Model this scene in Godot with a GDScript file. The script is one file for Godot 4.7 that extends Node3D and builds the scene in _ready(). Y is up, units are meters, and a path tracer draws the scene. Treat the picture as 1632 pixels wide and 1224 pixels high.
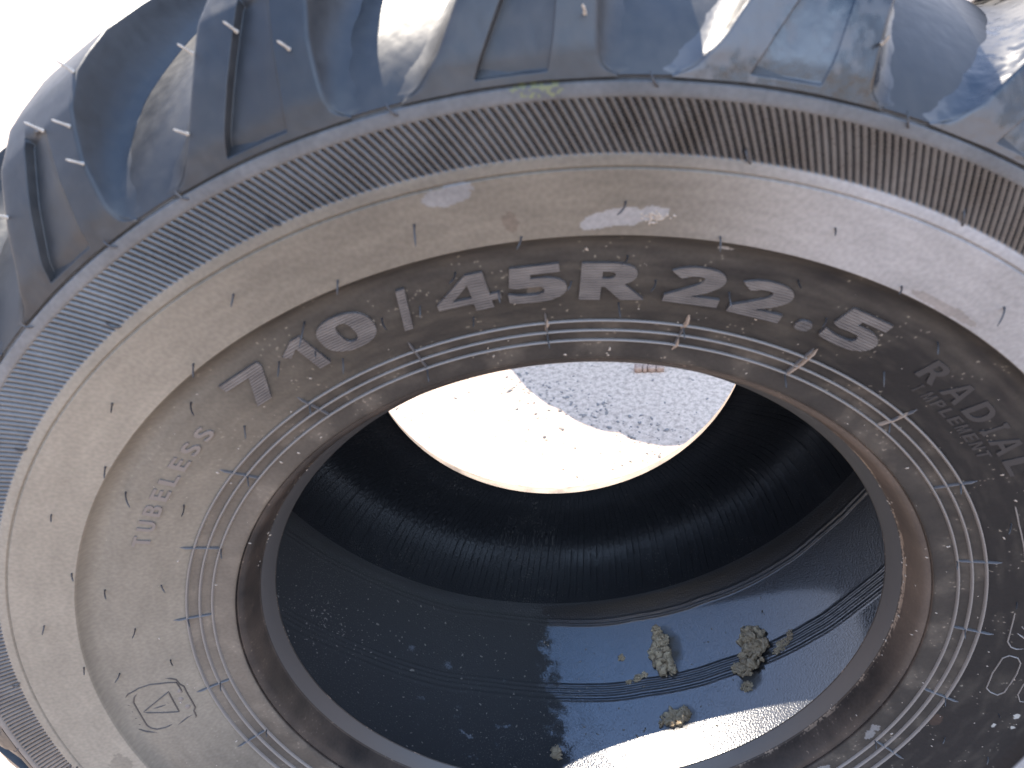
extends Node3D
# A used implement tyre standing on its tread on sunlit concrete, seen from above its shaded sidewall.

const H := 0.607                 # axle height above the ground
const MID := -0.303              # middle plane of the tyre (outer bead plane of the near side is about z = 0)
var used := {}
var M := {}
var P_OUT: PackedVector2Array    # near sidewall profile (r, z), from the toe outwards

# ------------------------------------------------------------------ naming
func numbered(n: String) -> String:
	var k: int = used.get(n, 0)
	used[n] = k + 1
	return n if k == 0 else "%s_%03d" % [n, k]

func tag(o: Node, label: String, category: String, group := "") -> void:
	o.set_meta("label", label)
	o.set_meta("category", category)
	if group != "":
		o.set_meta("group", group)

func put(n: String, mesh: Mesh, mat: Material, parent: Node, at := Vector3.ZERO) -> MeshInstance3D:
	var o := MeshInstance3D.new()
	o.name = n
	o.mesh = mesh
	if mat != null:
		o.material_override = mat
	o.position = at
	parent.add_child(o, true)
	return o

# ------------------------------------------------------------------ geometry helpers
func pol(th_deg: float, r: float, z: float) -> Vector3:
	var t := deg_to_rad(th_deg)
	return Vector3(r * sin(t), r * cos(t), z)

func smooth_prof(p: PackedVector2Array, per := 6) -> PackedVector2Array:
	var out := PackedVector2Array()
	for i in range(p.size() - 1):
		var a := p[maxi(i - 1, 0)]
		var b := p[i]
		var c := p[i + 1]
		var d := p[mini(i + 2, p.size() - 1)]
		for k in range(per):
			out.append(b.cubic_interpolate(c, a, d, float(k) / per))
	out.append(p[p.size() - 1])
	return out

# grid of points to a mesh; wrap closes the columns; normals are averaged over the grid
func grid_mesh(pts: PackedVector3Array, nu: int, nv: int, uvs := PackedVector2Array(), flip := false) -> ArrayMesh:
	var nrm := PackedVector3Array()
	nrm.resize(nu * nv)
	for j in range(nv):
		for i in range(nu):
			var du := pts[j * nu + mini(i + 1, nu - 1)] - pts[j * nu + maxi(i - 1, 0)]
			var dv := pts[mini(j + 1, nv - 1) * nu + i] - pts[maxi(j - 1, 0) * nu + i]
			var n := du.cross(dv).normalized()
			nrm[j * nu + i] = -n if flip else n
	var idx := PackedInt32Array()
	idx.resize((nu - 1) * (nv - 1) * 6)
	var q := 0
	for j in range(nv - 1):
		for i in range(nu - 1):
			var a := j * nu + i
			var b := a + 1
			var c := a + nu
			var d := c + 1
			var t := [a, c, b, b, c, d] if not flip else [a, b, c, b, d, c]
			for k in range(6):
				idx[q + k] = t[k]
			q += 6
	var arr := []
	arr.resize(Mesh.ARRAY_MAX)
	arr[Mesh.ARRAY_VERTEX] = pts
	arr[Mesh.ARRAY_NORMAL] = nrm
	if uvs.size() == pts.size():
		arr[Mesh.ARRAY_TEX_UV] = uvs
	arr[Mesh.ARRAY_INDEX] = idx
	var m := ArrayMesh.new()
	m.add_surface_from_arrays(Mesh.PRIMITIVE_TRIANGLES, arr)
	return m

# the steep bead gets its share of the drawing by its length, not by its radius
func pseudo(x: float) -> float:
	if x >= 0.311:
		return x
	var v := 0.311
	for i in range(7, 0, -1):
		var a := P_OUT[i]
		var b := P_OUT[i - 1]
		if x >= b.x:
			return v - a.distance_to(b) * (a.x - x) / (a.x - b.x)
		v -= a.distance_to(b)
	return v

# beyond 124.8 degrees the drawing of the sidewall runs back
func fold(th: float) -> float:
	var t := wrapf(th, -180.0, 180.0001)
	return signf(t) * (249.6 - absf(t)) if absf(t) > 124.8 else t

# surface of revolution about the axle; u runs with the angle, v with the radius
func revolve(prof: PackedVector2Array, n: int, th0 := -180.0, th1 := 180.0, flip := false) -> ArrayMesh:
	var pts := PackedVector3Array()
	var uvs := PackedVector2Array()
	for p in prof:
		for i in range(n + 1):
			var th := lerpf(th0, th1, float(i) / n)
			pts.append(pol(th, p.x, p.y))
			uvs.append(Vector2((fold(th) + 125.0) / 250.0, (pseudo(p.x) - 0.255) / 0.265))
	return grid_mesh(pts, n + 1, prof.size(), uvs, not flip)

func out_z(r: float) -> float:
	for i in range(P_OUT.size() - 1):
		if r <= P_OUT[i + 1].x:
			return lerpf(P_OUT[i].y, P_OUT[i + 1].y, (r - P_OUT[i].x) / (P_OUT[i + 1].x - P_OUT[i].x))
	return P_OUT[P_OUT.size() - 1].y

# point on the near sidewall and its outward normal
func side_n(th: float, r: float) -> Vector3:
	var s := (out_z(r + 0.002) - out_z(r - 0.002)) / 0.004
	var l := sqrt(1.0 + s * s)
	return pol(th, -s / l, 1.0 / l)

func side(th: float, r: float, off := 0.0) -> Vector3:
	return pol(th, r, out_z(r)) + side_n(th, r) * off

# half-round ridge along points (theta, r) on the near sidewall
func ridge(line: Array, w: float, h: float, step := 0.0035, taper := true) -> ArrayMesh:
	var pl := PackedVector2Array()
	for i in range(line.size() - 1):
		var a: Vector2 = line[i]
		var b: Vector2 = line[i + 1]
		var d := Vector2(deg_to_rad(b.x - a.x) * a.y, b.y - a.y).length()
		var n := maxi(1, int(d / step))
		for k in range(n):
			pl.append(a.lerp(b, float(k) / n))
	pl.append(line[line.size() - 1])
	var pts := PackedVector3Array()
	var nc := 7
	for i in range(pl.size()):
		var p := side(pl[i].x, pl[i].y)
		var q0 := pl[maxi(i - 1, 0)]
		var q1 := pl[mini(i + 1, pl.size() - 1)]
		var tg := (side(q1.x, q1.y) - side(q0.x, q0.y)).normalized()
		var n := side_n(pl[i].x, pl[i].y)
		var b := n.cross(tg).normalized()
		var e := 1.0
		if taper and (i == 0 or i == pl.size() - 1):
			e = 0.35
		for k in range(nc):
			var a := PI * k / (nc - 1)
			pts.append(p + b * cos(a) * w * 0.5 * e + n * (sin(a) * h * e - h * 0.25))
	return grid_mesh(pts, nc, pl.size())

# thin bent rubber hair, growing from p along d
func hair(p: Vector3, d: Vector3, bend: Vector3, length: float, rad: float) -> ArrayMesh:
	var pts := PackedVector3Array()
	var nc := 7
	var nl := 7
	var side_v := d.cross(Vector3(0.31, 0.52, 0.79)).normalized()
	for j in range(nl):
		var t := float(j) / (nl - 1)
		var c := p + d * length * t + bend * length * t * t
		var tg := (d + bend * 2.0 * t).normalized()
		var a := (side_v - tg * side_v.dot(tg)).normalized()
		var b := tg.cross(a)
		var rr := rad * (1.5 - 0.55 * minf(t * 4.0, 1.0)) * (0.45 if j == nl - 1 else 1.0)
		for k in range(nc):
			var f := TAU * k / (nc - 1)
			pts.append(c + (a * cos(f) + b * sin(f)) * rr)
	return grid_mesh(pts, nc, nl)

# ------------------------------------------------------------------ materials
func noise(sd: int, freq: float, oct := 4) -> FastNoiseLite:
	var f := FastNoiseLite.new()
	f.seed = sd
	f.noise_type = FastNoiseLite.TYPE_SIMPLEX_SMOOTH
	f.frequency = freq
	f.fractal_type = FastNoiseLite.FRACTAL_FBM
	f.fractal_octaves = oct
	return f

func lin(r: float, g: float, b: float) -> Color:
	return Color(r, g, b).linear_to_srgb()

func tex(img: Image) -> ImageTexture:
	img.generate_mipmaps()
	return ImageTexture.create_from_image(img)

# tileable colour + roughness from noise: dark rubber with dry dust in the high places, wet sheen in the low ones
func noise_pair(sd: int, size: int, dark: Color, dust: Color, cover: float, soft: float, r_dark: float, r_dust: float, cells := 4.0) -> Array:
	var a := noise(sd, cells / size, 6).get_seamless_image(size, size)
	var b := noise(sd + 7, 60.0 / size, 3).get_seamless_image(size, size)
	var col := Image.create(size, size, false, Image.FORMAT_RGB8)
	var rou := Image.create(size, size, false, Image.FORMAT_RGB8)
	for y in range(size):
		for x in range(size):
			var n := a.get_pixel(x, y).r
			var f := b.get_pixel(x, y).r
			var k := clampf((n * 0.78 + f * 0.22 - 0.5) / soft + cover, 0.0, 1.0)
			k = k * k * (3.0 - 2.0 * k)
			var c := dark.lerp(dust, k) * (0.86 + 0.28 * f)
			col.set_pixel(x, y, c.linear_to_srgb())
			var r := clampf(lerpf(r_dark, r_dust, k) + (f - 0.5) * 0.15, 0.05, 1.0)
			rou.set_pixel(x, y, Color(r, r, r))
	return [tex(col), tex(rou)]

func bump_tex(sd: int, size: int, freq: float, oct: int, strength: float) -> ImageTexture:
	var im := noise(sd, freq / size, oct).get_seamless_image(size, size)
	im.convert(Image.FORMAT_RGBA8)
	im.bump_map_to_normal_map(strength)
	return tex(im)

func tri_mat(pair: Array, nrm: Texture2D, per_m: float, n_scale: float, world := true) -> StandardMaterial3D:
	var m := StandardMaterial3D.new()
	m.albedo_texture = pair[0]
	m.roughness_texture = pair[1]
	m.roughness_texture_channel = BaseMaterial3D.TEXTURE_CHANNEL_RED
	m.roughness = 1.0
	if nrm != null:
		m.normal_enabled = true
		m.normal_texture = nrm
		m.normal_scale = n_scale
	m.uv1_triplanar = true
	m.uv1_world_triplanar = world
	m.uv1_scale = Vector3.ONE * per_m
	return m

func plain(c: Color, rough: float, spec := 0.5) -> StandardMaterial3D:
	var m := StandardMaterial3D.new()
	m.albedo_color = c.linear_to_srgb()
	m.roughness = rough
	m.metallic_specular = spec
	return m

func blob(th: float, r: float, ct: float, cr: float, wt: float, wr: float) -> float:
	var a := (th - ct) / wt
	var b := (r - cr) / wr
	return a * a + b * b

# the near sidewall, drawn flat in polar coordinates: u = angle (-125..125 degrees), v = radius (0.28..0.52)
func polar_material() -> StandardMaterial3D:
	var w := 2048
	var h := 300
	var col := Image.create(w, h, false, Image.FORMAT_RGB8)
	var rou := Image.create(w, h, false, Image.FORMAT_RGB8)
	var hgt := Image.create(w, h, false, Image.FORMAT_RGBA8)
	var big := noise(3, 5.0, 4)
	var mid := noise(5, 22.0, 4)
	var fin := noise(9, 240.0, 2)
	var smear := noise(11, 9.0, 3)
	var rub := Color(0.013, 0.012, 0.012)
	var dust := Color(0.180, 0.158, 0.128)
	var clay := Color(0.125, 0.094, 0.074)
	var grey := Color(0.200, 0.195, 0.195)
	for y in range(h):
		var r := 0.255 + 0.265 * (y + 0.5) / h
		for x in range(w):
			var th := -125.0 + 250.0 * (x + 0.5) / w
			var t := deg_to_rad(th)
			var px := r * sin(t)
			var py := r * cos(t)
			var nb := big.get_noise_2d(px, py)
			var nm := mid.get_noise_2d(px, py)
			var nf := fin.get_noise_2d(px, py)
			var ns := smear.get_noise_2d(th * 0.012, r * 9.0)       # rubbing along the circumference
			var k := 0.0
			var tone := dust
			var rg := 0.62
			if r > 0.4203 and r < 0.4715:        # smooth shoulder: dry dust film; the change with angle is painted light
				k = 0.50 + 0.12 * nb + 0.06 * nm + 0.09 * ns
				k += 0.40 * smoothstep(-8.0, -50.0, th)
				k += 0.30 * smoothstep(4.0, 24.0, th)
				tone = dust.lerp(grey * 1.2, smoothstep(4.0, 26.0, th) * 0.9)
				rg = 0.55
			elif r >= 0.4715:                    # serrated band and edge: some dust; sky sheen painted paler on the left
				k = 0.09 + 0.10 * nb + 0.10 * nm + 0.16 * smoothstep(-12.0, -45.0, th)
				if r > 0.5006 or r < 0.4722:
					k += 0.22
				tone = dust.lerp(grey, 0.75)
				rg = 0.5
			elif r > 0.345:                      # lettered band: thin dust; brighter left and darker right are painted light
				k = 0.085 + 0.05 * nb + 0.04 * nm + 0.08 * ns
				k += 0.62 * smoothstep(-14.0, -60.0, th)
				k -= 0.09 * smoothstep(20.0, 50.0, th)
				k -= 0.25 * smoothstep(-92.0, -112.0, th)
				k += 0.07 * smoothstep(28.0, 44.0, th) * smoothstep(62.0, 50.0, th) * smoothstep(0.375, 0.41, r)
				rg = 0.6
			elif r > 0.3072:                     # bead flank: dust and clay, with uneven light painted in by angle
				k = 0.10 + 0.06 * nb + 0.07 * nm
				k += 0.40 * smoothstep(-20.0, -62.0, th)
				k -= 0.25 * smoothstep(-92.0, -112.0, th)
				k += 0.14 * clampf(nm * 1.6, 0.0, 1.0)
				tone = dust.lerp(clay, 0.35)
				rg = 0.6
			else:                                # bead lip, brown with old clay
				k = 0.16 + 0.12 * nb + 0.12 * nm
				k += 0.26 * smoothstep(8.0, 40.0, th) * smoothstep(112.0, 88.0, th)
				tone = clay
				rg = 0.42
				if r < 0.2752:
					k = 0.07 + 0.10 * nm
					if nf > 0.35 and nm > 0.12:
						k = 0.8
				elif r < 0.2785 and nf + nm * 1.5 > 0.16 and th > 0.0:
					k += 0.30
					tone = Color(0.20, 0.155, 0.12)
			# clear stains with outlines of their own
			var e := nm * 0.75 + nf * 0.12
			if blob(th, r, 5.2 + (r - 0.4318) * 260.0, 0.4318, 2.4, 0.0062) + e * 3.6 < 0.6:
				k = 0.85
				tone = grey * 0.92
			if blob(th, r, -7.2 + (r - 0.455) * 150.0, 0.4555, 1.7, 0.0075) + e * 4.5 < 0.2:
				k += 0.10
				tone = grey
			if blob(th, r, -2.6, 0.4335, 0.8, 0.011) + e * 1.2 < 0.5:
				tone = tone.lerp(clay, 0.55)
			if blob(th, r, 33.6, 0.4245, 3.4, 0.0035) + e < 0.7:
				tone = tone.lerp(clay, 0.4)
			if blob(th, r, -97.5, 0.438, 2.2, 0.012) + e * 3.0 < 0.5:
				k -= 0.22
			if blob(th, r, 14.6, 0.4135, 1.6, 0.0038) + e < 0.42:
				k = 0.75
				tone = grey
			if blob(th, r, -1.2, 0.378, 1.6, 0.009) + e < 0.5:
				k += 0.22
				tone = dust.lerp(clay, 0.3)
			if blob(th, r, 103.0, 0.399, 1.0, 0.0045) + e * 1.6 < 0.5 or blob(th, r, 104.9, 0.4015, 0.7, 0.0045) + e * 1.6 < 0.4 or blob(th, r, 105.6, 0.389, 0.6, 0.002) + e < 0.6:
				k = 1.0
				tone = Color(0.20, 0.20, 0.19)
			if blob(th, r, 109.5, 0.351, 1.6, 0.006) + e < 0.6:
				k += 0.12
				tone = Color(0.15, 0.085, 0.055)
			if blob(th, r, 118.0, 0.318, 2.4, 0.007) + e * 2.6 < 0.3:
				k += 0.35
				tone = grey
			# specks of dry grit
			if nf > 0.62 and nm > 0.16 and r < 0.42:
				k = maxf(k, 0.75)
			# greenish lichen on the edge above the band
			if r > 0.500 and blob(th, r, -1.0, 0.506, 3.0, 0.006) + e * 1.6 < 0.35 and nf > 0.02:
				k = 0.5
				tone = Color(0.17, 0.17, 0.085)
			k = clampf(k, 0.0, 1.0)
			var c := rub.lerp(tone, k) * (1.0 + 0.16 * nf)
			col.set_pixel(x, y, c.linear_to_srgb())
			var rr := clampf(lerpf(rg - 0.12, rg + 0.22, k) + nf * 0.06, 0.1, 1.0)
			rou.set_pixel(x, y, Color(rr, rr, rr))
			var hh := clampf(0.5 + nf * 0.25 + ns * 0.05, 0.0, 1.0)
			hgt.set_pixel(x, y, Color(hh, hh, hh))
	hgt.bump_map_to_normal_map(1.6)
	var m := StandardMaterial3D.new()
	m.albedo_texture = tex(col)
	m.roughness_texture = tex(rou)
	m.roughness_texture_channel = BaseMaterial3D.TEXTURE_CHANNEL_RED
	m.roughness = 1.0
	m.normal_enabled = true
	m.normal_texture = tex(hgt)
	m.normal_scale = 0.12
	m.metallic_specular = 0.25
	return m

# the inside of the tyre: glossy black liner, with a dull film of dried mud over the lower left
func liner_material() -> StandardMaterial3D:
	var w := 2048
	var h := 900
	var col := Image.create(w, h, false, Image.FORMAT_RGB8)
	var rou := Image.create(w, h, false, Image.FORMAT_RGB8)
	var hgt := Image.create(w, h, false, Image.FORMAT_RGBA8)
	var coa := Image.create(w, h, false, Image.FORMAT_RGB8)
	var big := noise(21, 5.0, 4)
	var mid := noise(22, 30.0, 3)
	var fin := noise(23, 270.0, 3)
	for y in range(h):
		var z := -0.66 + 0.66 * (y + 0.5) / h
		for x in range(w):
			var th := 90.0 + 180.0 * (x + 0.5) / w
			var a := deg_to_rad(th) * 0.56
			var nb := big.get_noise_2d(a, z)
			var nm := mid.get_noise_2d(a, z)
			var nf := fin.get_noise_2d(a, z)
			var edge := th - 185.2 - (z + 0.4) * -6.0 + nm * 3.2 + nf * 2.2 + nb * 2.0
			var k := smoothstep(-1.2, 1.0, edge)
			k *= smoothstep(-0.545, -0.50, z)
			var c := Color(0.016, 0.016, 0.018).lerp(Color(0.014, 0.012, 0.011), k)
			var rr := lerpf(0.31, 0.85, k) + nf * 0.05
			var wet := smoothstep(-0.545, -0.50, z) * (1.0 - k)
			var gl := mid.get_noise_2d(a * 0.8 + 3.0, z * 0.8) + 0.3 * nf
			if k > 0.5 and gl > 0.60 and th > 192.0 and th < 213.0 and z > -0.42:
				wet = 0.5
				rr = 0.45
			if z < -0.53:
				rr = 0.5 + 0.1 * nb
			var grit := nf - 0.46 + 0.25 * nb
			if grit > 0.0 and (nm > 0.0 or k > 0.5):
				c = c.lerp(Color(0.13, 0.115, 0.10), clampf(grit * 5.0, 0.0, 0.8))
				rr = 0.9
			# halo of thin mud round the lumps
			var s1 := blob(th, z, 164.6, -0.424, 2.6, 0.045) + nm * 0.5
			var s2 := blob(th, z, 165.0, -0.300, 3.2, 0.022) + nm * 0.6
			var s3 := blob(th, z, 152.5, -0.325, 2.0, 0.018) + nm * 0.8
			var s := clampf(1.15 - minf(minf(s1, s2), s3), 0.0, 1.0)
			c = c.lerp(Color(0.10, 0.088, 0.072), s * 0.75)
			rr = lerpf(rr, 0.85, s)
			wet *= 1.0 - s
			coa.set_pixel(x, y, Color(wet, wet, wet))
			col.set_pixel(x, y, c.linear_to_srgb())
			rr = clampf(rr, 0.1, 1.0)
			rou.set_pixel(x, y, Color(rr, rr, rr))
			var gran := smoothstep(-9.0, -1.0, edge) * (1.0 - k)
			var hh := clampf(0.5 + nf * (0.26 + 0.24 * gran) + nm * 0.05, 0.0, 1.0)
			hgt.set_pixel(x, y, Color(hh, hh, hh))
	hgt.bump_map_to_normal_map(2.2)
	var m := StandardMaterial3D.new()
	m.albedo_texture = tex(col)
	m.roughness_texture = tex(rou)
	m.roughness_texture_channel = BaseMaterial3D.TEXTURE_CHANNEL_RED
	m.roughness = 1.0
	m.normal_enabled = true
	m.normal_texture = tex(hgt)
	m.normal_scale = 0.6
	m.metallic_specular = 0.7
	m.clearcoat_enabled = true
	m.clearcoat = 1.0
	m.clearcoat_roughness = 0.05
	m.clearcoat_texture = tex(coa)
	return m

func build_materials() -> void:
	var fine := bump_tex(31, 512, 60.0, 4, 3.0)
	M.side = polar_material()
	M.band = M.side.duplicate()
	M.band.metallic_specular = 0.48
	M.band.roughness = 0.7
	M.liner = liner_material()
	M.wall = M.liner.duplicate()
	M.wall.clearcoat_enabled = false
	M.wall.metallic_specular = 0.34
	M.tread = tri_mat(noise_pair(41, 1024, Color(0.010, 0.011, 0.013), Color(0.046, 0.043, 0.040), 0.36, 0.9, 0.40, 0.58), fine, 1.3, 0.10)
	M.tread.metallic_specular = 0.40
	M.tread_wet = tri_mat(noise_pair(43, 1024, Color(0.006, 0.006, 0.007), Color(0.050, 0.047, 0.046), 0.66, 0.10, 0.22, 0.52, 5.0), fine, 1.6, 0.15)
	M.bar = plain(Color(0.055, 0.053, 0.055), 0.45)
	M.moulding = plain(Color(0.055, 0.048, 0.044), 0.6, 0.3)
	M.clay_streak = plain(Color(0.17, 0.13, 0.10), 0.9)
	M.glint_hair = plain(Color(0.30, 0.28, 0.25), 0.5)  # sunlit glint of the tread hairs, painted as a pale tone
	M.void = M.tread
	M.letter = tri_mat(noise_pair(53, 512, Color(0.030, 0.029, 0.032), Color(0.080, 0.074, 0.072), 0.45, 1.0, 0.36, 0.55), stripe_normal(), 8.0, 0.45, false)
	M.letter_dust = plain(Color(0.098, 0.084, 0.076), 0.65)
	M.letter_dark = plain(Color(0.026, 0.024, 0.024), 0.6, 0.3)
	M.ridge = plain(Color(0.115, 0.106, 0.100), 0.40)
	M.black = plain(Color(0.018, 0.018, 0.020), 0.5)
	M.far = tri_mat(noise_pair(59, 512, Color(0.03, 0.028, 0.028), Color(0.14, 0.12, 0.105), 0.4, 0.8, 0.5, 0.8), fine, 3.0, 0.3)
	M.clay_lip = tri_mat(noise_pair(61, 512, Color(0.07, 0.055, 0.045), Color(0.30, 0.24, 0.19), 0.6, 0.6, 0.6, 0.9), fine, 6.0, 0.5)
	M.mud = tri_mat(noise_pair(67, 512, Color(0.32, 0.23, 0.145), Color(0.56, 0.44, 0.29), 0.6, 0.7, 0.9, 1.0), fine, 9.0, 1.0)
	M.ground = tri_mat(noise_pair(71, 1024, Color(0.29, 0.205, 0.145), Color(0.62, 0.46, 0.335), 0.66, 0.9, 0.85, 0.95, 22.0), bump_tex(73, 1024, 150.0, 3, 4.0), 2.3, 0.35)
	M.brick = tri_mat(noise_pair(79, 256, Color(0.28, 0.17, 0.12), Color(0.42, 0.29, 0.21), 0.5, 0.8, 0.9, 1.0), fine, 14.0, 1.0, false)
	M.straw = plain(Color(0.36, 0.25, 0.14), 0.8)
	M.grit = plain(Color(0.22, 0.19, 0.16), 0.95)

func stripe_normal() -> ImageTexture:
	var s := 512
	var im := Image.create(s, s, false, Image.FORMAT_RGBA8)
	for y in range(s):
		var v := 0.5 + 0.5 * sin(TAU * y * 36.0 / s)
		im.fill_rect(Rect2i(0, y, s, 1), Color(v, v, v))
	im.bump_map_to_normal_map(3.0)
	return tex(im)

# ------------------------------------------------------------------ tyre shapes
func rib_band(r0: float, r1: float, n: int, lean: float, deep: float) -> ArrayMesh:
	# serrations: one rib is a flat top, a flank, a narrow bottom and a flank
	var pts := PackedVector3Array()
	var uvs := PackedVector2Array()
	var fr := [0.0, 0.30, 0.46, 0.62, 0.80]
	var up := [0.0, 0.06, -1.0, -1.0, -0.1]
	var nu := n * 5 + 1
	var nv := 9
	for j in range(nv):
		var t := float(j) / (nv - 1)
		var e := 1.0
		if j == 0 or j == nv - 1:
			e = 0.0
		elif j == 1:
			t = 0.035
		elif j == nv - 2:
			t = 0.965
		var r := lerpf(r0, r1, t)
		for i in range(nu):
			var k := i % 5
			var th := -180.0 + 360.0 * (float(i / 5) + float(fr[k])) / n - lean * (t - 0.5)
			pts.append(side(th, r, float(up[k]) * deep * e))
			uvs.append(Vector2((fold(th) + 125.0) / 250.0, (r - 0.255) / 0.265))
	return grid_mesh(pts, nu, nv, uvs, true)

# inside of the far sidewall with the fine slanted grooves that the moulding bladder leaves
func bladder_band(prof: PackedVector2Array, n: int, lean: float, deep: float) -> ArrayMesh:
	var pts := PackedVector3Array()
	var uvs := PackedVector2Array()
	var fr := [0.02, 0.06, 0.83, 0.87, 0.92, 0.98]
	var up := [0.0, 0.0, 0.0, 1.0, 1.0, 0.1]
	var nu := n * 6 + 1
	var jit := noise(93, 0.35, 2)
	var nv := prof.size()
	for j in range(nv):
		var t := float(j) / (nv - 1)
		var e := 0.55 + 0.45 * smoothstep(0.25, 0.6, t)
		if t < 0.08 or t > 0.97:
			e = 0.0
		var a := prof[maxi(j - 1, 0)]
		var b := prof[mini(j + 1, nv - 1)]
		var tg := (b - a).normalized()
		var nn := Vector2(tg.y, -tg.x)
		if nn.y > 0.0:
			nn = -nn                       # into the rubber, away from the cavity
		for i in range(nu):
			var k := i % 6
			var th := 360.0 * (float(i / 6) + float(fr[k]) + 0.30 * jit.get_noise_1d(float((i / 6) % n) * 7.0)) / n + lean * t
			var q := prof[j] + nn * deep * e * float(up[k]) * clampf(0.75 + 1.1 * jit.get_noise_2d(float((i / 6) % n) * 3.0, j * 0.8), 0.1, 1.4)
			pts.append(pol(th, q.x, q.y))
			uvs.append(Vector2((fposmod(th, 360.0) - 90.0) / 180.0, (q.y + 0.66) / 0.66))
	return grid_mesh(pts, nu, nv, uvs, false)

const TREAD := [Vector2(0.510, 0.0470), Vector2(0.525, 0.044), Vector2(0.550, 0.030), Vector2(0.575, 0.010), Vector2(0.590, -0.012), Vector2(0.600, -0.050), Vector2(0.605, -0.120), Vector2(0.607, -0.303)]
const VOID := [Vector2(0.5105, 0.0455), Vector2(0.522, 0.0345), Vector2(0.536, 0.016), Vector2(0.550, -0.012), Vector2(0.561, -0.045), Vector2(0.574, -0.110), Vector2(0.579, -0.180), Vector2(0.580, -0.303)]
var T_TOP: Array
var T_BOT: Array

func along(path: Array, s: float) -> Vector2:
	var acc := 0.0
	for i in range(path.size() - 1):
		var l: float = path[i].distance_to(path[i + 1])
		if s <= acc + l or i == path.size() - 2:
			return (path[i] as Vector2).lerp(path[i + 1], clampf((s - acc) / l, 0.0, 1.0))
		acc += l
	return path[0]

func key(tbl: Array, s: float) -> float:
	for i in range(tbl.size() - 1):
		if s <= tbl[i + 1].x:
			var t: float = clampf((s - tbl[i].x) / (tbl[i + 1].x - tbl[i].x), 0.0, 1.0)
			return lerpf(tbl[i].y, tbl[i + 1].y, t)
	return tbl[tbl.size() - 1].y

# one shoulder block of the tread: tapered, with a shallow wedge-shaped recess in its face; lofted along s
func tread_block() -> ArrayMesh:
	var kl := [Vector2(0.0, -11.3), Vector2(0.003, -10.6), Vector2(0.006, -10.05), Vector2(0.011, -9.55), Vector2(0.02, -8.75), Vector2(0.044, -7.35), Vector2(0.068, -6.3), Vector2(0.09, -5.2), Vector2(0.14, -3.2), Vector2(0.38, 4.6)]
	var kr := [Vector2(0.0, 1.1), Vector2(0.003, 0.55), Vector2(0.006, 0.2), Vector2(0.011, 0.02), Vector2(0.02, -0.05), Vector2(0.044, 0.05), Vector2(0.063, 0.35), Vector2(0.081, 0.8), Vector2(0.1, 1.3), Vector2(0.14, 2.4), Vector2(0.38, 9.6)]
	var rl := [Vector2(0.0, -7.1), Vector2(0.01, -6.6), Vector2(0.045, -4.75), Vector2(0.078, -3.3), Vector2(0.38, -1.0)]
	var rr := [Vector2(0.0, -2.95), Vector2(0.02, -2.45), Vector2(0.04, -2.15), Vector2(0.078, -1.6), Vector2(0.38, -0.4)]
	var ss := [0.0, 0.0012, 0.002, 0.003, 0.0042, 0.0046, 0.006, 0.008, 0.011, 0.014, 0.018, 0.022, 0.027, 0.033, 0.039, 0.045, 0.051, 0.057, 0.063, 0.069, 0.075, 0.0785, 0.082, 0.09, 0.1, 0.115, 0.14, 0.18, 0.23, 0.28, 0.32, 0.36, 0.375, 0.378]
	var pts := PackedVector3Array()
	var nu := 26
	for s: float in ss:
		var top := along(TREAD, s)
		var bot := along(VOID, minf(s * 0.98, 0.372))
		var a := key(kl, s)
		var b := key(kr, s)
		var cl := key(rl, s)
		var cr := key(rr, s)
		var wide := 1.0 / (deg_to_rad(1.0) * top.x)      # degrees per metre at this radius
		var dep := 0.0
		if s > 0.0043 and s < 0.08:
			dep = 1.0
		if s >= 0.0785:
			cr = cl + 0.9
		var d_l := 0.0062 * dep
		var d_r := 0.0016 * dep
		var e := smoothstep(0.0, 0.004, s)
		var ch := 0.0028 * wide * e
		var th := []
		var up := []                                         # 0 = top, metres below it; 9 = void floor
		th.append_array([a - 0.0185 * wide * e, a - 0.0120 * wide * e, a - 0.0064 * wide * e, a - 0.0026 * wide * e, a - 0.0006 * wide * e, a, a + ch * 0.3, a + ch, a + ch * 2.5])
		up.append_array([7.03, 6.95, 6.78, 6.5, 6.2, 0.0016 * e, 0.0005 * e, 0.0, 0.0])
		th.append_array([cl - 0.0012 * wide, cl - 0.0003 * wide, cl, cl + 0.0006 * wide, lerpf(cl, cr, 0.35), lerpf(cl, cr, 0.7), cr - 0.0004 * wide, cr, cr + 0.0008 * wide])
		up.append_array([0.0, 0.0004 * dep, d_l * 0.85, d_l, lerpf(d_l, d_r, 0.35), lerpf(d_l, d_r, 0.7), d_r, 0.0003 * dep, 0.0])
		th.append_array([b - ch, b - ch * 0.3, b, b + 0.0006 * wide * e, b + 0.0026 * wide * e, b + 0.0064 * wide * e, b + 0.0120 * wide * e, b + 0.0185 * wide * e])
		up.append_array([0.0, 0.0005 * e, 0.0016 * e, 6.2, 6.5, 6.78, 6.95, 7.03])
		for i in range(nu):
			var p := top
			var u: float = up[i]
			if u >= 6.0:
				p = top.lerp(bot, u - 6.0)
			elif u > 0.0:
				p = top + (bot - top).normalized() * u
			pts.append(pol(th[i], p.x, p.y))
	return grid_mesh(pts, nu, ss.size(), PackedVector2Array(), true)

# ------------------------------------------------------------------ lettering on the sidewall
func char_mesh(c: String, depth: float, bold := 0.0) -> TextMesh:
	var f := SystemFont.new()
	f.font_names = PackedStringArray(["Droid Sans"])
	f.font_weight = 700
	var t := TextMesh.new()
	var fv := FontVariation.new()
	fv.base_font = f
	fv.variation_embolden = bold
	t.text = c
	t.font = fv
	t.font_size = 64
	t.pixel_size = 0.001
	t.depth = depth
	t.curve_step = 1.0
	return t

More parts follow.
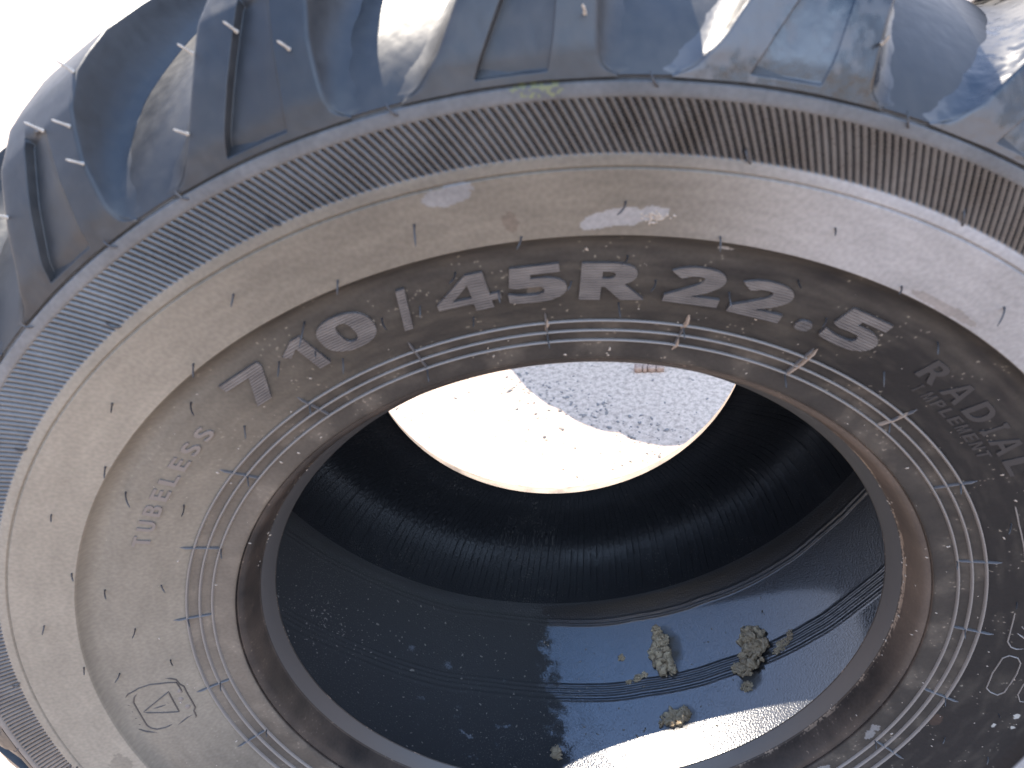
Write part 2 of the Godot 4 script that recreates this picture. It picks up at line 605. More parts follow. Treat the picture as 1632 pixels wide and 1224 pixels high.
func letter(c: String, th: float, r: float, height: float, width: float, lift: float, parent: Node, mat: Material, n := "letter", lean := 0.0) -> void:
	var o := MeshInstance3D.new()
	o.name = n
	var depth := 0.003
	var m := char_mesh(c, depth, (0.0 if c == "4" or c == "1" else 0.7) if height > 0.02 else 0.0)
	o.mesh = m
	o.material_override = mat
	var b := m.get_aabb()
	var nz := side_n(th, r)
	var yv := (side(th, r + 0.002) - side(th, r - 0.002)).normalized()
	var xv := yv.cross(nz).normalized()
	var q := Basis(xv, yv, nz) * Basis(Vector3(0, 0, 1), deg_to_rad(lean))
	var sc := Vector3(width / maxf(b.size.x, 0.0001), height / maxf(b.size.y, 0.0001), 1.0)
	q = q * Basis.from_scale(sc)
	var centre := b.position + b.size * 0.5
	o.transform = Transform3D(q, side(th, r, lift - depth * 0.5) - q * centre)
	parent.add_child(o, true)

# ------------------------------------------------------------------ loose lumps
func lump(sd: int, sx: float, sy: float, sz: float, rough: float, seg := 72) -> ArrayMesh:
	var f := noise(sd, 1.3, 3)
	var g := noise(sd + 1, 4.0, 3)
	var pts := PackedVector3Array()
	var nv := int(seg * 0.5)
	for j in range(nv + 1):
		var ph := PI * j / nv
		for i in range(seg + 1):
			var th := TAU * i / seg
			var d := Vector3(sin(ph) * cos(th), cos(ph), sin(ph) * sin(th))
			var k := 1.0 + 0.55 * f.get_noise_3dv(d) + rough * absf(g.get_noise_3dv(d)) * 1.6 - rough * 0.4
			var p := d * k
			if p.y < 0.0:
				p.y *= 0.3
			pts.append(Vector3(p.x * sx, p.y * sy, p.z * sz))
	return grid_mesh(pts, seg + 1, nv + 1, PackedVector2Array(), true)

func liner_at(th: float, z: float, lift := 0.0) -> Transform3D:
	var r := 0.5650 - 0.0340 * pow(absf(z - MID) / 0.232, 2.0) - lift
	var p := pol(th, r, z) + Vector3(0, H, 0)
	var up := -pol(th, 1.0, 0.0)
	var zz := Vector3(0, 0, 1)
	return Transform3D(Basis(up.cross(zz).normalized(), up, zz), p)

func lump_thing(n: String, label: String, category: String, th: float, z: float, pieces: Array, group := "", grow := 1.3) -> Node3D:
	var o := Node3D.new()
	o.name = numbered(n)
	add_child(o)
	o.transform = liner_at(th, z)
	tag(o, label, category, group)
	var k := 0
	for p in pieces:
		var m := put("clod", clod(p[0] + k, p[1] * grow, p[2] * grow * 0.7, p[3] * grow), M.mud, o, Vector3(p[4], p[5], p[6]) * grow)
		m.rotation.y = p[7]
		k += 1
	return o

# a clod of crumbly mud: many crumbs of many sizes heaped into a flattened mound
func clod(sd: int, sx: float, sy: float, sz: float) -> ArrayMesh:
	var rng := RandomNumberGenerator.new()
	rng.seed = sd
	var st := SurfaceTool.new()
	st.begin(Mesh.PRIMITIVE_TRIANGLES)
	var kinds := []
	for k in range(3):
		kinds.append(lump(sd * 7 + k, 1.0, 0.85, 0.9, 0.16, 22))
	var big := (sx + sz) * 0.5
	for k in range(70):
		var a := rng.randf() * TAU
		var q := pow(rng.randf(), 0.6)
		var f := 1.0 if k < 45 else rng.randf_range(0.9, 1.35)
		var p := Vector3(cos(a) * sx * q * f, 0.0, sin(a) * sz * q * f)
		var room := sy * maxf(0.0, 1.0 - q * q)
		p.y = rng.randf() * room * (0.9 if k < 45 else 0.1)
		var s := big * (rng.randf_range(0.16, 0.42) if k < 45 else rng.randf_range(0.04, 0.12))
		var bs := Basis.from_euler(Vector3(rng.randf() * TAU, rng.randf() * TAU, rng.randf() * TAU)) * Basis.from_scale(Vector3(s * rng.randf_range(0.7, 1.5), s * 0.8, s))
		st.append_from(kinds[k % 3], 0, Transform3D(bs, p))
	return st.commit()

# ------------------------------------------------------------------ the scene
func _ready() -> void:
	# camera, sky, sun, exposure
	var cam := Camera3D.new()
	cam.transform = Transform3D(Basis(Vector3(0.995129, -0.098427, -0.005547), Vector3(0.079446, 0.833999, -0.546016), Vector3(0.058369, 0.542916, 0.837756)), Vector3(0, 0.601 + H, 0.4638))
	cam.fov = 51.5
	cam.near = 0.02
	cam.far = 900.0
	var lens := CameraAttributesPhysical.new()
	lens.frustum_focal_length = 24.88
	lens.frustum_focus_distance = 0.95
	lens.frustum_near = 0.02
	lens.frustum_far = 900.0
	lens.exposure_aperture = 9.0
	cam.attributes = lens
	add_child(cam)
	cam.current = true
	var env := Environment.new()
	env.background_mode = Environment.BG_SKY
	var sm := PanoramaSkyMaterial.new()
	sm.panorama = sky_panorama(Vector3(-0.33, 1.0, -1.0).normalized())
	var sky := Sky.new()
	sky.sky_material = sm
	env.sky = sky
	env.tonemap_mode = Environment.TONE_MAPPER_LINEAR
	env.tonemap_exposure = 3.0
	env.sdfgi_enabled = true
	env.ssao_enabled = true
	env.ssil_enabled = true
	var we := WorldEnvironment.new()
	we.environment = env
	add_child(we)
	var sun := DirectionalLight3D.new()
	sun.light_energy = 1.5
	sun.light_color = Color(1.0, 0.955, 0.89)
	sun.light_angular_distance = 0.5
	sun.shadow_enabled = true
	add_child(sun)
	sun.look_at_from_position(Vector3.ZERO, Vector3(0.33, -1.0, 1.0), Vector3.UP)

	P_OUT = PackedVector2Array([Vector2(0.284, -0.0535), Vector2(0.2895, -0.0475), Vector2(0.2955, -0.0400), Vector2(0.2985, -0.0290), Vector2(0.3025, -0.0190), Vector2(0.3070, -0.0152), Vector2(0.3090, -0.0158), Vector2(0.3110, -0.0118), Vector2(0.327, -0.0085), Vector2(0.3365, -0.0050), Vector2(0.3461, -0.0010), Vector2(0.360, 0.0055), Vector2(0.380, 0.0145), Vector2(0.399, 0.0208), Vector2(0.4085, 0.0224), Vector2(0.4140, 0.0250), Vector2(0.4182, 0.0300), Vector2(0.4208, 0.0352), Vector2(0.464, 0.0478), Vector2(0.4715, 0.0482), Vector2(0.5005, 0.0492), Vector2(0.5085, 0.0480), Vector2(0.510, 0.0475)])
	build_materials()
	build_ground()
	var tyre := build_tyre()
	build_loose()
	var second := add_shadow_tyre(tyre)

# clear hazy daylight: blue overhead, pale at the horizon, brighter round the sun
func sky_panorama(to_sun: Vector3) -> ImageTexture:
	var w := 512
	var h := 256
	var im := Image.create(w, h, false, Image.FORMAT_RGBF)
	for y in range(h):
		var el := PI * (0.5 - (y + 0.5) / h)
		for x in range(w):
			var az := TAU * (x + 0.5) / w - PI
			var d := Vector3(sin(az) * cos(el), sin(el), -cos(az) * cos(el))
			var up := clampf(sin(el), 0.0, 1.0)
			var c := Color(0.90, 0.84, 0.78).lerp(Color(0.15, 0.32, 0.72), pow(up, 0.55))
			if el < 0.0:
				c = Color(0.36, 0.34, 0.32)
			var g := d.angle_to(to_sun)
			var glow := 2.2 * exp(-g / 0.14) + 2.1 * exp(-g / 0.36)
			c = c * 1.05 + Color(0.60, 0.80, 1.06) * glow
			im.set_pixel(x, y, Color(c.r, c.g, c.b))
	return ImageTexture.create_from_image(im)

func build_ground() -> void:
	var pm := PlaneMesh.new()
	pm.size = Vector2(500, 500)
	pm.subdivide_width = 4
	pm.subdivide_depth = 4
	var g := put("ground", pm, M.ground, self)
	g.set_meta("kind", "structure")
	g.set_meta("label", "pale sunlit concrete ground under and behind the tyre")
	g.set_meta("category", "ground")

func build_tyre() -> Node3D:
	var t := Node3D.new()
	t.name = numbered("tractor_tyre")
	add_child(t)
	tag(t, "large dusty black implement tyre marked 710/45R22.5 standing upright on concrete", "tyre")
	var C := Vector3(0, H, 0)
	var N := 720
	var at := func(a: int, b: int) -> PackedVector2Array: return P_OUT.slice(a, b)
	# --- near side, from the toe outwards
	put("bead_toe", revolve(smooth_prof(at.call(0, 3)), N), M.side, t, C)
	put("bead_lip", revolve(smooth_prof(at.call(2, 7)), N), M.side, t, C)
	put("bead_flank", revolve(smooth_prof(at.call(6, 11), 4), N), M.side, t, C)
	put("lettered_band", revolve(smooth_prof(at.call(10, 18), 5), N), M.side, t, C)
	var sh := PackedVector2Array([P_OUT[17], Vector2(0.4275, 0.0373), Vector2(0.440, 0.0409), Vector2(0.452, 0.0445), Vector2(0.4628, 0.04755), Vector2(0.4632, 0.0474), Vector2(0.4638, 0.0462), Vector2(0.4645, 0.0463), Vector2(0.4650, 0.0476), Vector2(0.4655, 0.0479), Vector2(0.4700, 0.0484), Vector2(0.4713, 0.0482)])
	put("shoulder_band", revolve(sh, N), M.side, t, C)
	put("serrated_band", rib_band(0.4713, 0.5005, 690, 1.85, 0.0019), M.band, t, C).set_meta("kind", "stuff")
	var ed := PackedVector2Array([Vector2(0.5005, 0.0492), Vector2(0.5012, 0.0496), Vector2(0.5030, 0.0495), Vector2(0.5072, 0.0486), Vector2(0.5080, 0.0478), Vector2(0.5083, 0.0440), Vector2(0.5098, 0.0435), Vector2(0.5105, 0.0455)])
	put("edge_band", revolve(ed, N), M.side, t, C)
	# three rim line ridges
	var rn := 0
	for rz in [0.3270, 0.3365, 0.3461]:
		var z0: float = out_z(rz)
		var pr := PackedVector2Array()
		for k in range(9):
			var a := PI * k / 8.0
			pr.append(Vector2(rz - cos(a) * 0.0012, z0 - 0.0006 - cos(a) * 0.0005 + sin(a) * 0.0028))
		put("rim_ridge", revolve(pr, N), M.ridge, t, C)
	# mould bars across the ridges, every fifteen degrees
	for k in range(24):
		var th := -0.85 + 15.0 * k + sin(k * 2.7) * 0.35
		put("cross_bar", ridge([Vector2(th, 0.3262), Vector2(th + sin(k * 1.7) * 0.15, 0.3565)], 0.0017, 0.0030), M.bar, t, C)
	# --- tread
	put("tread_floor", revolve(smooth_prof(PackedVector2Array(VOID), 4), N), M.void, t, C)
	var fv := PackedVector2Array()
	for p in VOID:
		fv.append(Vector2(p.x, 2.0 * MID - p.y))
	put("far_tread_floor", revolve(smooth_prof(fv, 4), 360, -180.0, 180.0, true), M.void, t, C)
	var blk := tread_block()
	var mirror := mirrored(blk)
	for k in range(-11, 12):
		var th := 3.6 + 15.42 * k
		if k < -4:
			th = 3.6 - 61.68 + 15.72 * (k + 4)
		elif k > 3:
			th = 3.6 + 46.26 + 15.75 * (k - 3)
		var b := put("tread_block", blk, M.tread_wet if k == 1 or k == 2 else M.tread, t, C)
		b.rotation.z = -deg_to_rad(th)
		var f := put("tread_block", mirror, M.tread, t, C)
		f.rotation.z = -deg_to_rad(th + 7.8)
	# --- inside and far side
	var ft := PackedVector2Array([Vector2(0.2840, -0.554), Vector2(0.296, -0.566), Vector2(0.320, -0.578), Vector2(0.350, -0.588), Vector2(0.385, -0.603), Vector2(0.420, -0.616), Vector2(0.448, -0.6240), Vector2(0.470, -0.6250), Vector2(0.488, -0.617), Vector2(0.503, -0.601), Vector2(0.5150, -0.580), Vector2(0.5240, -0.5575), Vector2(0.5310, -0.535)])
	put("far_inner_wall", bladder_band(smooth_prof(ft, 3), 270, 4.2, 0.0013), M.wall, t, C)
	put("inner_liner", liner_mesh(), M.liner, t, C)
	var nt := PackedVector2Array()
	for i in range(ft.size()):
		var p := ft[ft.size() - 1 - i]
		nt.append(Vector2(p.x, 2.0 * MID - p.y))
	nt[nt.size() - 1] = Vector2(0.2845, -0.0525)
	put("near_inner_wall", revolve(smooth_prof(nt, 3), 360), M.black, t, C)
	var fo := PackedVector2Array([Vector2(0.2840, -0.554), Vector2(0.2870, -0.563), Vector2(0.293, -0.576), Vector2(0.303, -0.5915)])
	put("far_bead_lip", revolve(smooth_prof(fo), 360, -180.0, 180.0, true), M.clay_lip, t, C)
	var fs := PackedVector2Array([Vector2(0.303, -0.5915)])
	for i in range(8, P_OUT.size()):
		fs.append(Vector2(P_OUT[i].x, 2.0 * MID - P_OUT[i].y))
	fs.append(Vector2(0.5105, 2.0 * MID - 0.0455))
	put("far_sidewall", revolve(fs, 360, -180.0, 180.0, true), M.far, t, C)
	# --- markings
	build_marks(t, C)
	build_grit(t, C)
	return t

func mirrored(m: ArrayMesh) -> ArrayMesh:
	var a := m.surface_get_arrays(0)
	var v: PackedVector3Array = a[Mesh.ARRAY_VERTEX]
	var n: PackedVector3Array = a[Mesh.ARRAY_NORMAL]
	var id: PackedInt32Array = a[Mesh.ARRAY_INDEX]
	for i in range(v.size()):
		v[i].z = 2.0 * MID - v[i].z
		n[i].z = -n[i].z
	for i in range(0, id.size(), 3):
		var s := id[i]
		id[i] = id[i + 1]
		id[i + 1] = s
	a[Mesh.ARRAY_VERTEX] = v
	a[Mesh.ARRAY_NORMAL] = n
	a[Mesh.ARRAY_INDEX] = id
	var r := ArrayMesh.new()
	r.add_surface_from_arrays(Mesh.PRIMITIVE_TRIANGLES, a)
	return r

func liner_mesh() -> ArrayMesh:
	# the floor of the cavity, with two bands of fine moulded lines round it
	var pts := PackedVector3Array()
	var uvs := PackedVector2Array()
	var nv := 300
	var nu := 361
	var wob := noise(91, 2.2, 3)
	for j in range(nv + 1):
		var z := lerpf(-0.535, -0.071, float(j) / nv)
		var d := absf(z - MID) / 0.232
		var r := 0.5650 - 0.0340 * d * d
		for i in range(nu):
			var th := float(i)
			var w := 0.006 * sin(deg_to_rad(th) * 3.0) + 0.004 * wob.get_noise_2d(th * 0.02, 0.0)
			var dz := 0.0
			for q: float in [-0.502, -0.495, -0.382, -0.374, -0.366, -0.356]:
				var x := (z - q - w) / 0.0024
				dz += exp(-x * x) * (0.0006 if q < -0.45 else 0.0010)
			var pt := pol(th, r - dz, z)
			pts.append(pt)
			uvs.append(Vector2((th - 90.0) / 180.0, (z + 0.66) / 0.66))
	return grid_mesh(pts, nu, nv + 1, uvs, false)

func build_marks(t: Node3D, C: Vector3) -> void:
	var rng := RandomNumberGenerator.new()
	rng.seed = 77
	# 710/45R22.5
	var size := MeshInstance3D.new()
	var sz := Node3D.new()
	size.free()
	sz.name = "size_marking"
	sz.position = C
	t.add_child(sz, true)
	var rows := [["7", -31.9, 0.385, 0.031, 0.034, -4.0], ["1", -25.6, 0.384, 0.031, 0.021, 0.0], ["0", -20.2, 0.3855, 0.031, 0.038, 0.0], ["/", -14.0, 0.3855, 0.034, 0.015, 0.0], ["4", -7.9, 0.385, 0.031, 0.041, 0.0], ["5", -1.3, 0.384, 0.031, 0.037, 0.0], ["R", 5.8, 0.383, 0.031, 0.041, 0.0], ["2", 13.5, 0.3835, 0.031, 0.036, 0.0], ["2", 20.1, 0.3825, 0.031, 0.036, 0.0], [".", 25.5, 0.3720, 0.010, 0.011, 0.0], ["5", 30.3, 0.3825, 0.031, 0.037, 0.0]]
	for q in rows:
		letter(q[0], q[1], q[2], q[3], q[4], 0.0019, sz, M.letter, "digit" if q[0] != "R" else "letter", q[5])
	# TUBELESS
	var tb := Node3D.new()
	tb.name = "tubeless_marking"
	tb.position = C
	t.add_child(tb, true)
	var word := "TUBELESS"
	for i in range(8):
		letter(word[i], -59.7 + 2.69 * i, 0.3832, 0.0125, 0.0115, 0.0012, tb, M.letter_dust, "letter")
	# RADIAL over IMPLEMENT
	var rd := Node3D.new()
	rd.name = "radial_marking"
	rd.position = C
	t.add_child(rd, true)
	word = "RADIAL"
	for i in range(6):
		letter(word[i], [40.3, 44.2, 48.0, 51.0, 53.8, 57.4][i], 0.3845, 0.018, 0.0175 if word[i] != "I" else 0.006, 0.0009, rd, M.letter_dark, "letter")
	word = "IMPLEMENT"
	for i in range(9):
		letter(word[i], 41.2 + 1.62 * i + (0.25 if i > 0 else 0.0), 0.3690, 0.0090, 0.0075 if word[i] != "I" else 0.0026, 0.0007, rd, M.letter_dark, "letter")
	# emblem: shield with a triangle under a stepped crown
	var em := Node3D.new()
	em.name = "emblem"
	em.position = C
	t.add_child(em, true)
	var lines := [
		[Vector2(-87.99, 0.4082), Vector2(-87.38, 0.4045), Vector2(-86.68, 0.3943), Vector2(-86.57, 0.3851), Vector2(-86.91, 0.3789), Vector2(-87.27, 0.3728), Vector2(-87.84, 0.3668), Vector2(-89.08, 0.366), Vector2(-90.26, 0.3658)],
		[Vector2(-86.28, 0.3735), Vector2(-86.62, 0.37), Vector2(-87.27, 0.3661), Vector2(-88.39, 0.3650), Vector2(-89.16, 0.3629), Vector2(-90.73, 0.363), Vector2(-92.6, 0.3628), Vector2(-94.08, 0.3631), Vector2(-94.63, 0.3654), Vector2(-95.77, 0.3661), Vector2(-96.14, 0.3675)],
		[Vector2(-87.61, 0.3973), Vector2(-88.21, 0.4012), Vector2(-89.07, 0.4037), Vector2(-90.84, 0.4038), Vector2(-92.65, 0.404), Vector2(-93.86, 0.4043), Vector2(-94.57, 0.4028), Vector2(-95.16, 0.3986), Vector2(-95.43, 0.3918), Vector2(-95.31, 0.3846)],
		[Vector2(-91.32, 0.4007), Vector2(-89.05, 0.375), Vector2(-93.49, 0.3753), Vector2(-91.32, 0.4007)],
		[Vector2(-91.23, 0.3925), Vector2(-91.3, 0.3813)],
		[Vector2(-94.13, 0.4122), Vector2(-94.95, 0.4088), Vector2(-95.81, 0.4004)],
		[Vector2(-95.87, 0.3821), Vector2(-95.3, 0.3728), Vector2(-95.26, 0.3678)]]
	for l in lines:
		put("outline", ridge(l, 0.0015, 0.0015), M.moulding, em)
	for d in [Vector2(-91.23, 0.3788), Vector2(-89.63, 0.4082), Vector2(-90.92, 0.4082), Vector2(-92.27, 0.4085), Vector2(-93.57, 0.409), Vector2(-96.42, 0.3721)]:
		put("dot", ridge([d, d + Vector2(0.15, 0.0012)], 0.0016, 0.0014, 0.001), M.letter_dark, em)
	for d in [Vector2(-89.83, 0.3673), Vector2(-91.41, 0.3694), Vector2(-93.35, 0.3678)]:
		put("crown_block", ridge([d + Vector2(-0.5, 0), d + Vector2(0.5, 0)], 0.005, 0.0013, 0.002), M.letter_dust, em)
	# outlined characters by the right edge
	var oc := Node3D.new()
	oc.name = "outlined_marking"
	oc.position = C
	t.add_child(oc, true)
	var ol := [
		[Vector2(97.84, 0.3804), Vector2(99.05, 0.38), Vector2(99.98, 0.3769), Vector2(99.94, 0.3716), Vector2(99.46, 0.3675), Vector2(96.3, 0.3659), Vector2(92.92, 0.3677), Vector2(92.12, 0.3713), Vector2(92.17, 0.3771), Vector2(93.01, 0.3803), Vector2(95.19, 0.3812), Vector2(97.84, 0.3804)],
		[Vector2(95.33, 0.3907), Vector2(96.81, 0.3895), Vector2(98.78, 0.3898), Vector2(99.86, 0.394), Vector2(99.72, 0.4007)],
		[Vector2(83.89, 0.3663), Vector2(87.16, 0.3663), Vector2(89.63, 0.3667), Vector2(90.48, 0.37), Vector2(90.62, 0.374), Vector2(90.23, 0.379)],
		[Vector2(63.99, 0.3714), Vector2(67.36, 0.3703), Vector2(71.09, 0.3706), Vector2(73.98, 0.3707), Vector2(76.09, 0.371), Vector2(76.79, 0.3725)],
		[Vector2(66.3, 0.375), Vector2(69.44, 0.3739), Vector2(72.65, 0.3738)],
		[Vector2(87.6, 0.3705), Vector2(88.6, 0.379)], [Vector2(88.6, 0.379), Vector2(86.9, 0.3835)], [Vector2(86.2, 0.372), Vector2(87.3, 0.379)]]
	for l in ol:
		put("outline", ridge(l, 0.0013, 0.0012), M.ridge, oc)
	# rubber vent hairs
	var sp := [-24.61, 0.4474, -32.53, 0.4251, -40.46, 0.4431, -37.73, 0.4049, -37.86, 0.3653, -48.18, 0.4239, -52.31, 0.405, -52.98, 0.3648, -55.92, 0.4428, -64.24, 0.4231, -68.24, 0.4033, -68.03, 0.3646, -72.24, 0.4423, -75.54, 0.3838, -83.15, 0.3646, -79.8, 0.4224, -83.3, 0.4037, -95.63, 0.4672, -9.49, 0.445, -17.1, 0.4255, -22.74, 0.4051, -16.47, 0.3841, -24.14, 0.3833, -12.57, 0.3836, -8.17, 0.402, -4.93, 0.3817, -8.2, 0.3622, -27.9, 0.389, -22.98, 0.3653]
	sp.append_array([-1.98, 0.4235, 5.78, 0.4431, 13.43, 0.4241, 6.75, 0.4019, 1.92, 0.3826, 9.72, 0.3838, 6.71, 0.3629, 16.82, 0.3817, 21.24, 0.4442, 29.13, 0.4243, 36.98, 0.4431, 21.96, 0.4019, 26.88, 0.3823, 37.2, 0.402, 37.01, 0.3644, 58.67, 0.3852, 67.23, 0.3658, 81.92, 0.3664, 103.32, 0.3863, 111.64, 0.3662, 111.55, 0.4052])
	for i in range(0, sp.size(), 2):
		var n := side_n(sp[i], sp[i + 1])
		var bend := Vector3(rng.randf_range(-0.45, 0.3), rng.randf_range(-0.7, 0.1), rng.randf_range(-0.25, 0.0))
		put("vent_hair", hair(side(sp[i], sp[i + 1], -0.0005), n, bend, rng.randf_range(0.0065, 0.0145), 0.00055), M.black, t, C)
	for k in range(24):
		var th := -0.85 + 15.0 * k + sin(k * 2.7) * 0.35
		if absf(wrapf(th, -180.0, 180.0)) > 122.0:
			continue
		var r: float = [0.3365, 0.3270, 0.3461][(k * 5) % 3]
		put("vent_hair", hair(side(th, r, 0.001), side_n(th, r), Vector3(rng.randf_range(-0.1, 0.1), -0.35, 0), rng.randf_range(0.007, 0.010), 0.0006), M.black, t, C)
	# curled hairs on the edges of the serrated band
	for q in [-33.09, 0.4725, -48.54, 0.4701, -64.21, 0.471, -80.65, 0.4696, -95.0, 0.471, -18.0, 0.4712, 13.5, 0.4700, 28.99, 0.4691, -22.2, 0.5062, -28.34, 0.5060, -37.65, 0.5052, -91.35, 0.5065, -8.0, 0.5062, 7.0, 0.5062, 22.0, 0.5062, 31.0, 0.5062]:
		pass
	var hk := [-33.09, 0.4710, -48.54, 0.4705, -64.21, 0.471, -80.65, 0.4705, -95.0, 0.471, -18.0, 0.4712, 13.5, 0.4708, 28.99, 0.4705, -22.2, 0.5050, -28.34, 0.5050, -37.65, 0.5050, -91.35, 0.5055, -8.0, 0.5052, 7.0, 0.5052, 22.0, 0.5052]
	for i in range(0, hk.size(), 2):
		var n := (side_n(hk[i], hk[i + 1]) + pol(hk[i] - 60.0, 0.9, 0.0)).normalized()
		put("curled_hair", hair(side(hk[i], hk[i + 1], -0.0005), n, -side_n(hk[i], hk[i + 1]) * 0.75 + pol(hk[i] + 25.0, 0.35, 0), 0.012, 0.0006), M.black, t, C)
	# hairs on the tread blocks, their sunlit glint put into the colour
	for q in [[-20.3, 0.024], [-18.4, 0.062], [-27.2, 0.066], [-27.3, 0.042], [-29.0, 0.075], [-13.0, 0.042], [-26.2, 0.10], [-33.6, 0.095], [-15.6, 0.062], [18.9, 0.030], [2.9, 0.03], [-34.0, 0.05]]:
		var p := along(TREAD, q[1])
		var p2 := along(TREAD, q[1] + 0.003)
		var tg := (p2 - p).normalized()
		var n := pol(q[0], -tg.y, tg.x)
		if n.dot(pol(q[0], 1.0, 0.0)) < 0.0:
			n = -n
		put("vent_hair", hair(pol(q[0], p.x, p.y), n, Vector3(-0.2, 0.1, 0), 0.009, 0.0008), M.glint_hair, t, C)

func build_loose() -> void:
	lump_thing("mud_clump", "small grey brown mud clump with a round pebble on top, inside the tyre", "mud", 166.0, -0.420,
		[[101, 0.014, 0.012, 0.021, 0.0, 0.0, 0.008, 0.3], [103, 0.009, 0.010, 0.012, 0.004, 0.006, -0.016, 1.0], [105, 0.006, 0.007, 0.008, 0.002, 0.012, -0.028, 0.4], [107, 0.012, 0.006, 0.010, 0.006, 0.0, 0.022, 2.0]])
	lump_thing("mud_clump", "larger pale crumbly mud clump, right of the pebble clump inside the tyre", "mud", 150.8, -0.375,
		[[111, 0.016, 0.017, 0.019, 0.006, 0.004, -0.012, 0.5], [113, 0.013, 0.013, 0.015, 0.0, 0.003, 0.010, 1.2], [115, 0.010, 0.009, 0.012, -0.010, 0.002, 0.020, 2.2], [117, 0.007, 0.004, 0.008, -0.022, 0.001, 0.016, 0.2]])
	lump_thing("mud_crumb", "thin scrap of dried mud to the right of the larger clump", "mud", 145.6, -0.365,
		[[121, 0.008, 0.003, 0.006, 0.0, 0.0, 0.0, 0.3], [123, 0.009, 0.003, 0.004, 0.012, 0.0, -0.006, 0.9], [125, 0.005, 0.002, 0.004, -0.010, 0.0, 0.005, 0.1]])
	lump_thing("mud_patty", "flat brown mud lump at the edge of the sunlit patch inside the tyre", "mud", 165.6, -0.302,
		[[131, 0.020, 0.0035, 0.009, 0.0, 0.0, 0.0, 0.1], [133, 0.008, 0.004, 0.007, 0.012, 0.001, -0.003, 0.8]])
	lump_thing("mud_crumb", "tiny mud crumb left of the pebble clump on the shiny liner", "mud", 172.8, -0.425, [[141, 0.005, 0.003, 0.004, 0, 0, 0, 0.2]])
	lump_thing("mud_crumb", "brown smear of mud below the pebble clump, nearer the sunlit patch", "mud", 170.2, -0.385, [[143, 0.010, 0.002, 0.004, 0, 0, 0, 0.3], [145, 0.004, 0.002, 0.003, -0.014, 0, 0.004, 0.3]])
	lump_thing("mud_crumb", "dark wet lump of mud beside the edge of the dull film", "mud", 185.0, -0.262, [[147, 0.006, 0.005, 0.010, 0, 0, 0, 0.2]])
	lump_thing("mud_crumb", "pale mud crumb just below the larger clump", "mud", 153.2, -0.322, [[149, 0.007, 0.003, 0.006, 0, 0, 0, 0.2]])
	# brick fragment and small litter behind the tyre
	var b := Node3D.new()
	b.name = numbered("brick_fragment")
	add_child(b)
	b.position = Vector3(0.255, 0, -1.415)
	b.rotation.y = -0.10
	tag(b, "broken strip of pinkish brick lying in the shade seen through the tyre", "brick")
	var x := -0.042
	var k := 0
	for wd: float in [0.022, 0.013, 0.024, 0.022]:
		var bm := chipped_box(Vector3(wd - 0.0015, 0.016, 0.026), 200 + k)
		put("piece", bm, M.brick, b, Vector3(x + wd * 0.5, 0.008, 0.001 * (k % 2)))
		x += wd
		k += 1

func chipped_box(s: Vector3, sd: int) -> ArrayMesh:
	var f := noise(sd, 90.0, 3)
	var pts := PackedVector3Array()
	var n := 24
	var nv := 12
	for j in range(nv + 1):
		var ph := PI * j / nv
		for i in range(n + 1):
			var th := TAU * i / n
			var d := Vector3(sin(ph) * cos(th), cos(ph), sin(ph) * sin(th))
			var m := maxf(absf(d.x), maxf(absf(d.y), absf(d.z)))
			var q := (d / m).lerp(d * 1.25, 0.12)
			var p := Vector3(q.x * s.x, q.y * s.y, q.z * s.z) * 0.5
			pts.append(p + d * f.get_noise_3dv(p) * 0.0016)
	return grid_mesh(pts, n + 1, nv + 1, PackedVector2Array(), true)

func add_shadow_tyre(first: Node3D) -> Node3D:
	# unseen tyre added behind to shade the concrete seen through the first
	var o := Node3D.new()
	o.name = numbered("tractor_tyre")
	add_child(o)
	tag(o, "unseen second tyre added flat behind the first to shade the concrete", "tyre")
	for c in first.get_children():
		var nm := String(c.name)
		if nm.contains("hair") or nm.contains("marking") or nm.contains("cross_bar") or nm == "emblem":
			continue
		var d := c.duplicate()
		o.add_child(d, true)
		d.position = Vector3(0, 0, 0.658)
	o.rotation.x = -PI / 2
	o.position = Vector3(0.235, 0.0, -2.27)
	return o

# dry clay crumbs: many small flattened grains joined into one mesh
func crumbs(spots: Array, sd: int) -> ArrayMesh:
	var rng := RandomNumberGenerator.new()
	rng.seed = sd
	var st := SurfaceTool.new()
	st.begin(Mesh.PRIMITIVE_TRIANGLES)
	var kinds := []
	for k in range(4):
		kinds.append(lump(300 + k, 1.0, 0.6, 0.8, 0.5, 10))
	for q in spots:
		var n: Vector3 = q[1]
		var a := n.cross(Vector3(rng.randf() - 0.5, rng.randf() - 0.5, rng.randf() - 0.5)).normalized()
		var sc: float = q[2]
		var b := Basis(a * sc * rng.randf_range(0.7, 1.8), n * sc, a.cross(n) * sc)
		st.append_from(kinds[rng.randi() % 4], 0, Transform3D(b, q[0]))
	st.generate_normals()
	return st.commit()

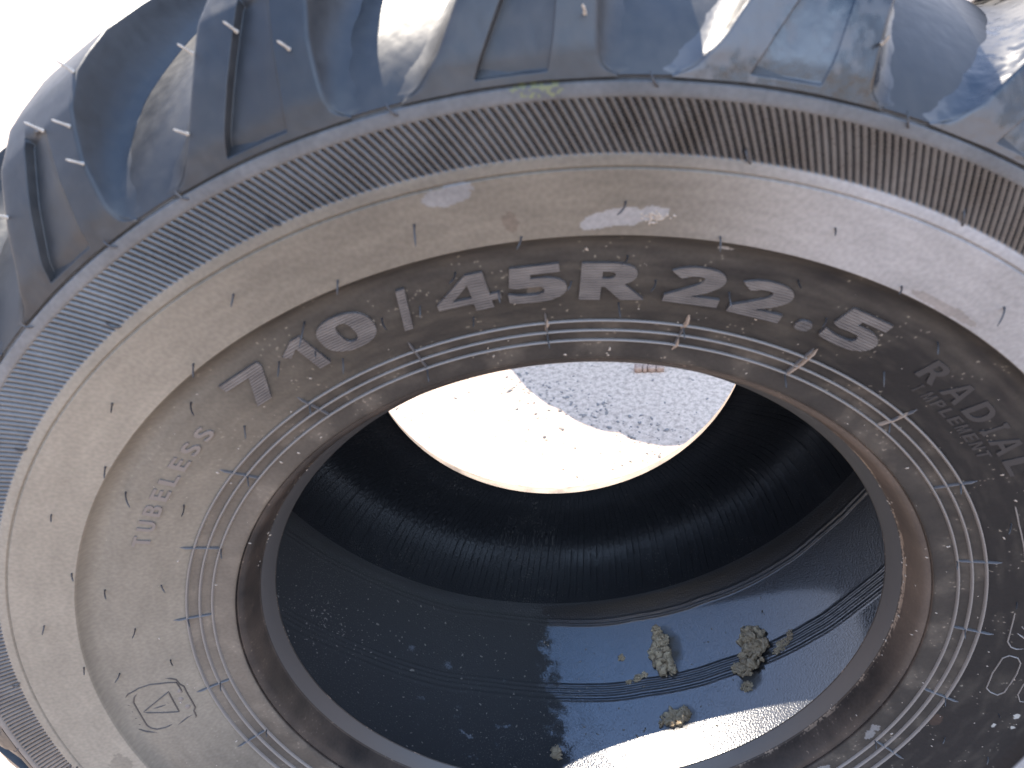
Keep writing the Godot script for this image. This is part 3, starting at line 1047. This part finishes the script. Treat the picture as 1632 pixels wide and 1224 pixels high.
func build_grit(t: Node3D, C: Vector3) -> void:
	var rng := RandomNumberGenerator.new()
	rng.seed = 5
	var on_lip := []
	for k in range(150):
		var th := rng.randf_range(-70.0, 122.0)
		var r := 0.2955 + rng.randfn(0.0, 0.0009) if rng.randf() < 0.6 else rng.randf_range(0.287, 0.345)
		var sz := minf(absf(rng.randfn(0.0, 0.0005)), 0.0008) + 0.0003
		on_lip.append([side(th, r, 0.0), side_n(th, r), sz])
	for k in range(150):
		var th := rng.randf_range(-110.0, 122.0)
		var r := rng.randf_range(0.348, 0.41)
		on_lip.append([side(th, r, 0.0), side_n(th, r), absf(rng.randfn(0.0, 0.00035)) + 0.0002])
	for k in range(40):
		on_lip.append([side(8.4 + rng.randfn(0.0, 0.55), 0.4335 + rng.randfn(0.0, 0.0016), 0.0), side_n(8.4, 0.4335), rng.randf_range(0.0006, 0.0013)])
	put("dry_clay_crumbs", crumbs(on_lip, 6), M.grit, t, C).set_meta("kind", "stuff")
	# clay dried on three of the bars at the top
	for q in [[-0.9, 0.3385, 0.352, 0.0035], [14.4, 0.322, 0.334, 0.003], [14.3, 0.343, 0.357, 0.0028], [29.2, 0.325, 0.357, 0.0024], [44.3, 0.327, 0.352, 0.002]]:
		put("dried_clay_streak", ridge([Vector2(q[0] - 0.1, q[1]), Vector2(q[0] + 0.2, lerpf(q[1], q[2], 0.5)), Vector2(q[0], q[2])], q[3], 0.0036), M.clay_streak, t, C)
	# loose grains in the lower left of the cavity
	var inside := []
	for k in range(420):
		var th := 226.0 + rng.randfn(0.0, 6.0) if k < 200 else rng.randf_range(184.0, 222.0)
		var z := -0.39 + rng.randfn(0.0, 0.03) if k < 200 else rng.randf_range(-0.50, -0.16)
		var x := liner_at(th, z, 0.0)
		inside.append([x.origin, x.basis.y, absf(rng.randfn(0.0, 0.0006)) + 0.0004])
	for k in range(120):
		var th := rng.randf_range(145.0, 184.0)
		var x := liner_at(th, rng.randf_range(-0.47, -0.24), 0.0)
		inside.append([x.origin, x.basis.y, absf(rng.randfn(0.0, 0.0007)) + 0.0005])
	var g := put(numbered("mud_grains"), crumbs(inside, 9), M.grit, self)
	g.set_meta("kind", "stuff")
	tag(g, "fine grains of dry mud scattered over the floor of the cavity", "grit")
	# straw bits, pebbles and leaf scraps on the concrete seen through the tyre
	var out := []
	for k in range(420):
		out.append([Vector3(rng.randf_range(-0.75, 0.8), 0.0, rng.randf_range(-1.75, -0.95)), Vector3.UP, absf(rng.randfn(0.0, 0.0016)) + 0.0008])
	for k in range(260):
		var f := rng.randf()
		var p := Vector3(lerpf(-0.16, 0.34, f) + rng.randfn(0.0, 0.05), 0.0, lerpf(-1.43, -1.02, f) + rng.randfn(0.0, 0.05))
		out.append([p, Vector3.UP, absf(rng.randfn(0.0, 0.0022)) + 0.001])
	var h := put(numbered("ground_grit"), crumbs(out, 12), M.grit, self)
	h.set_meta("kind", "stuff")
	tag(h, "brown grit and leaf scraps strewn on the concrete behind the tyre", "grit")
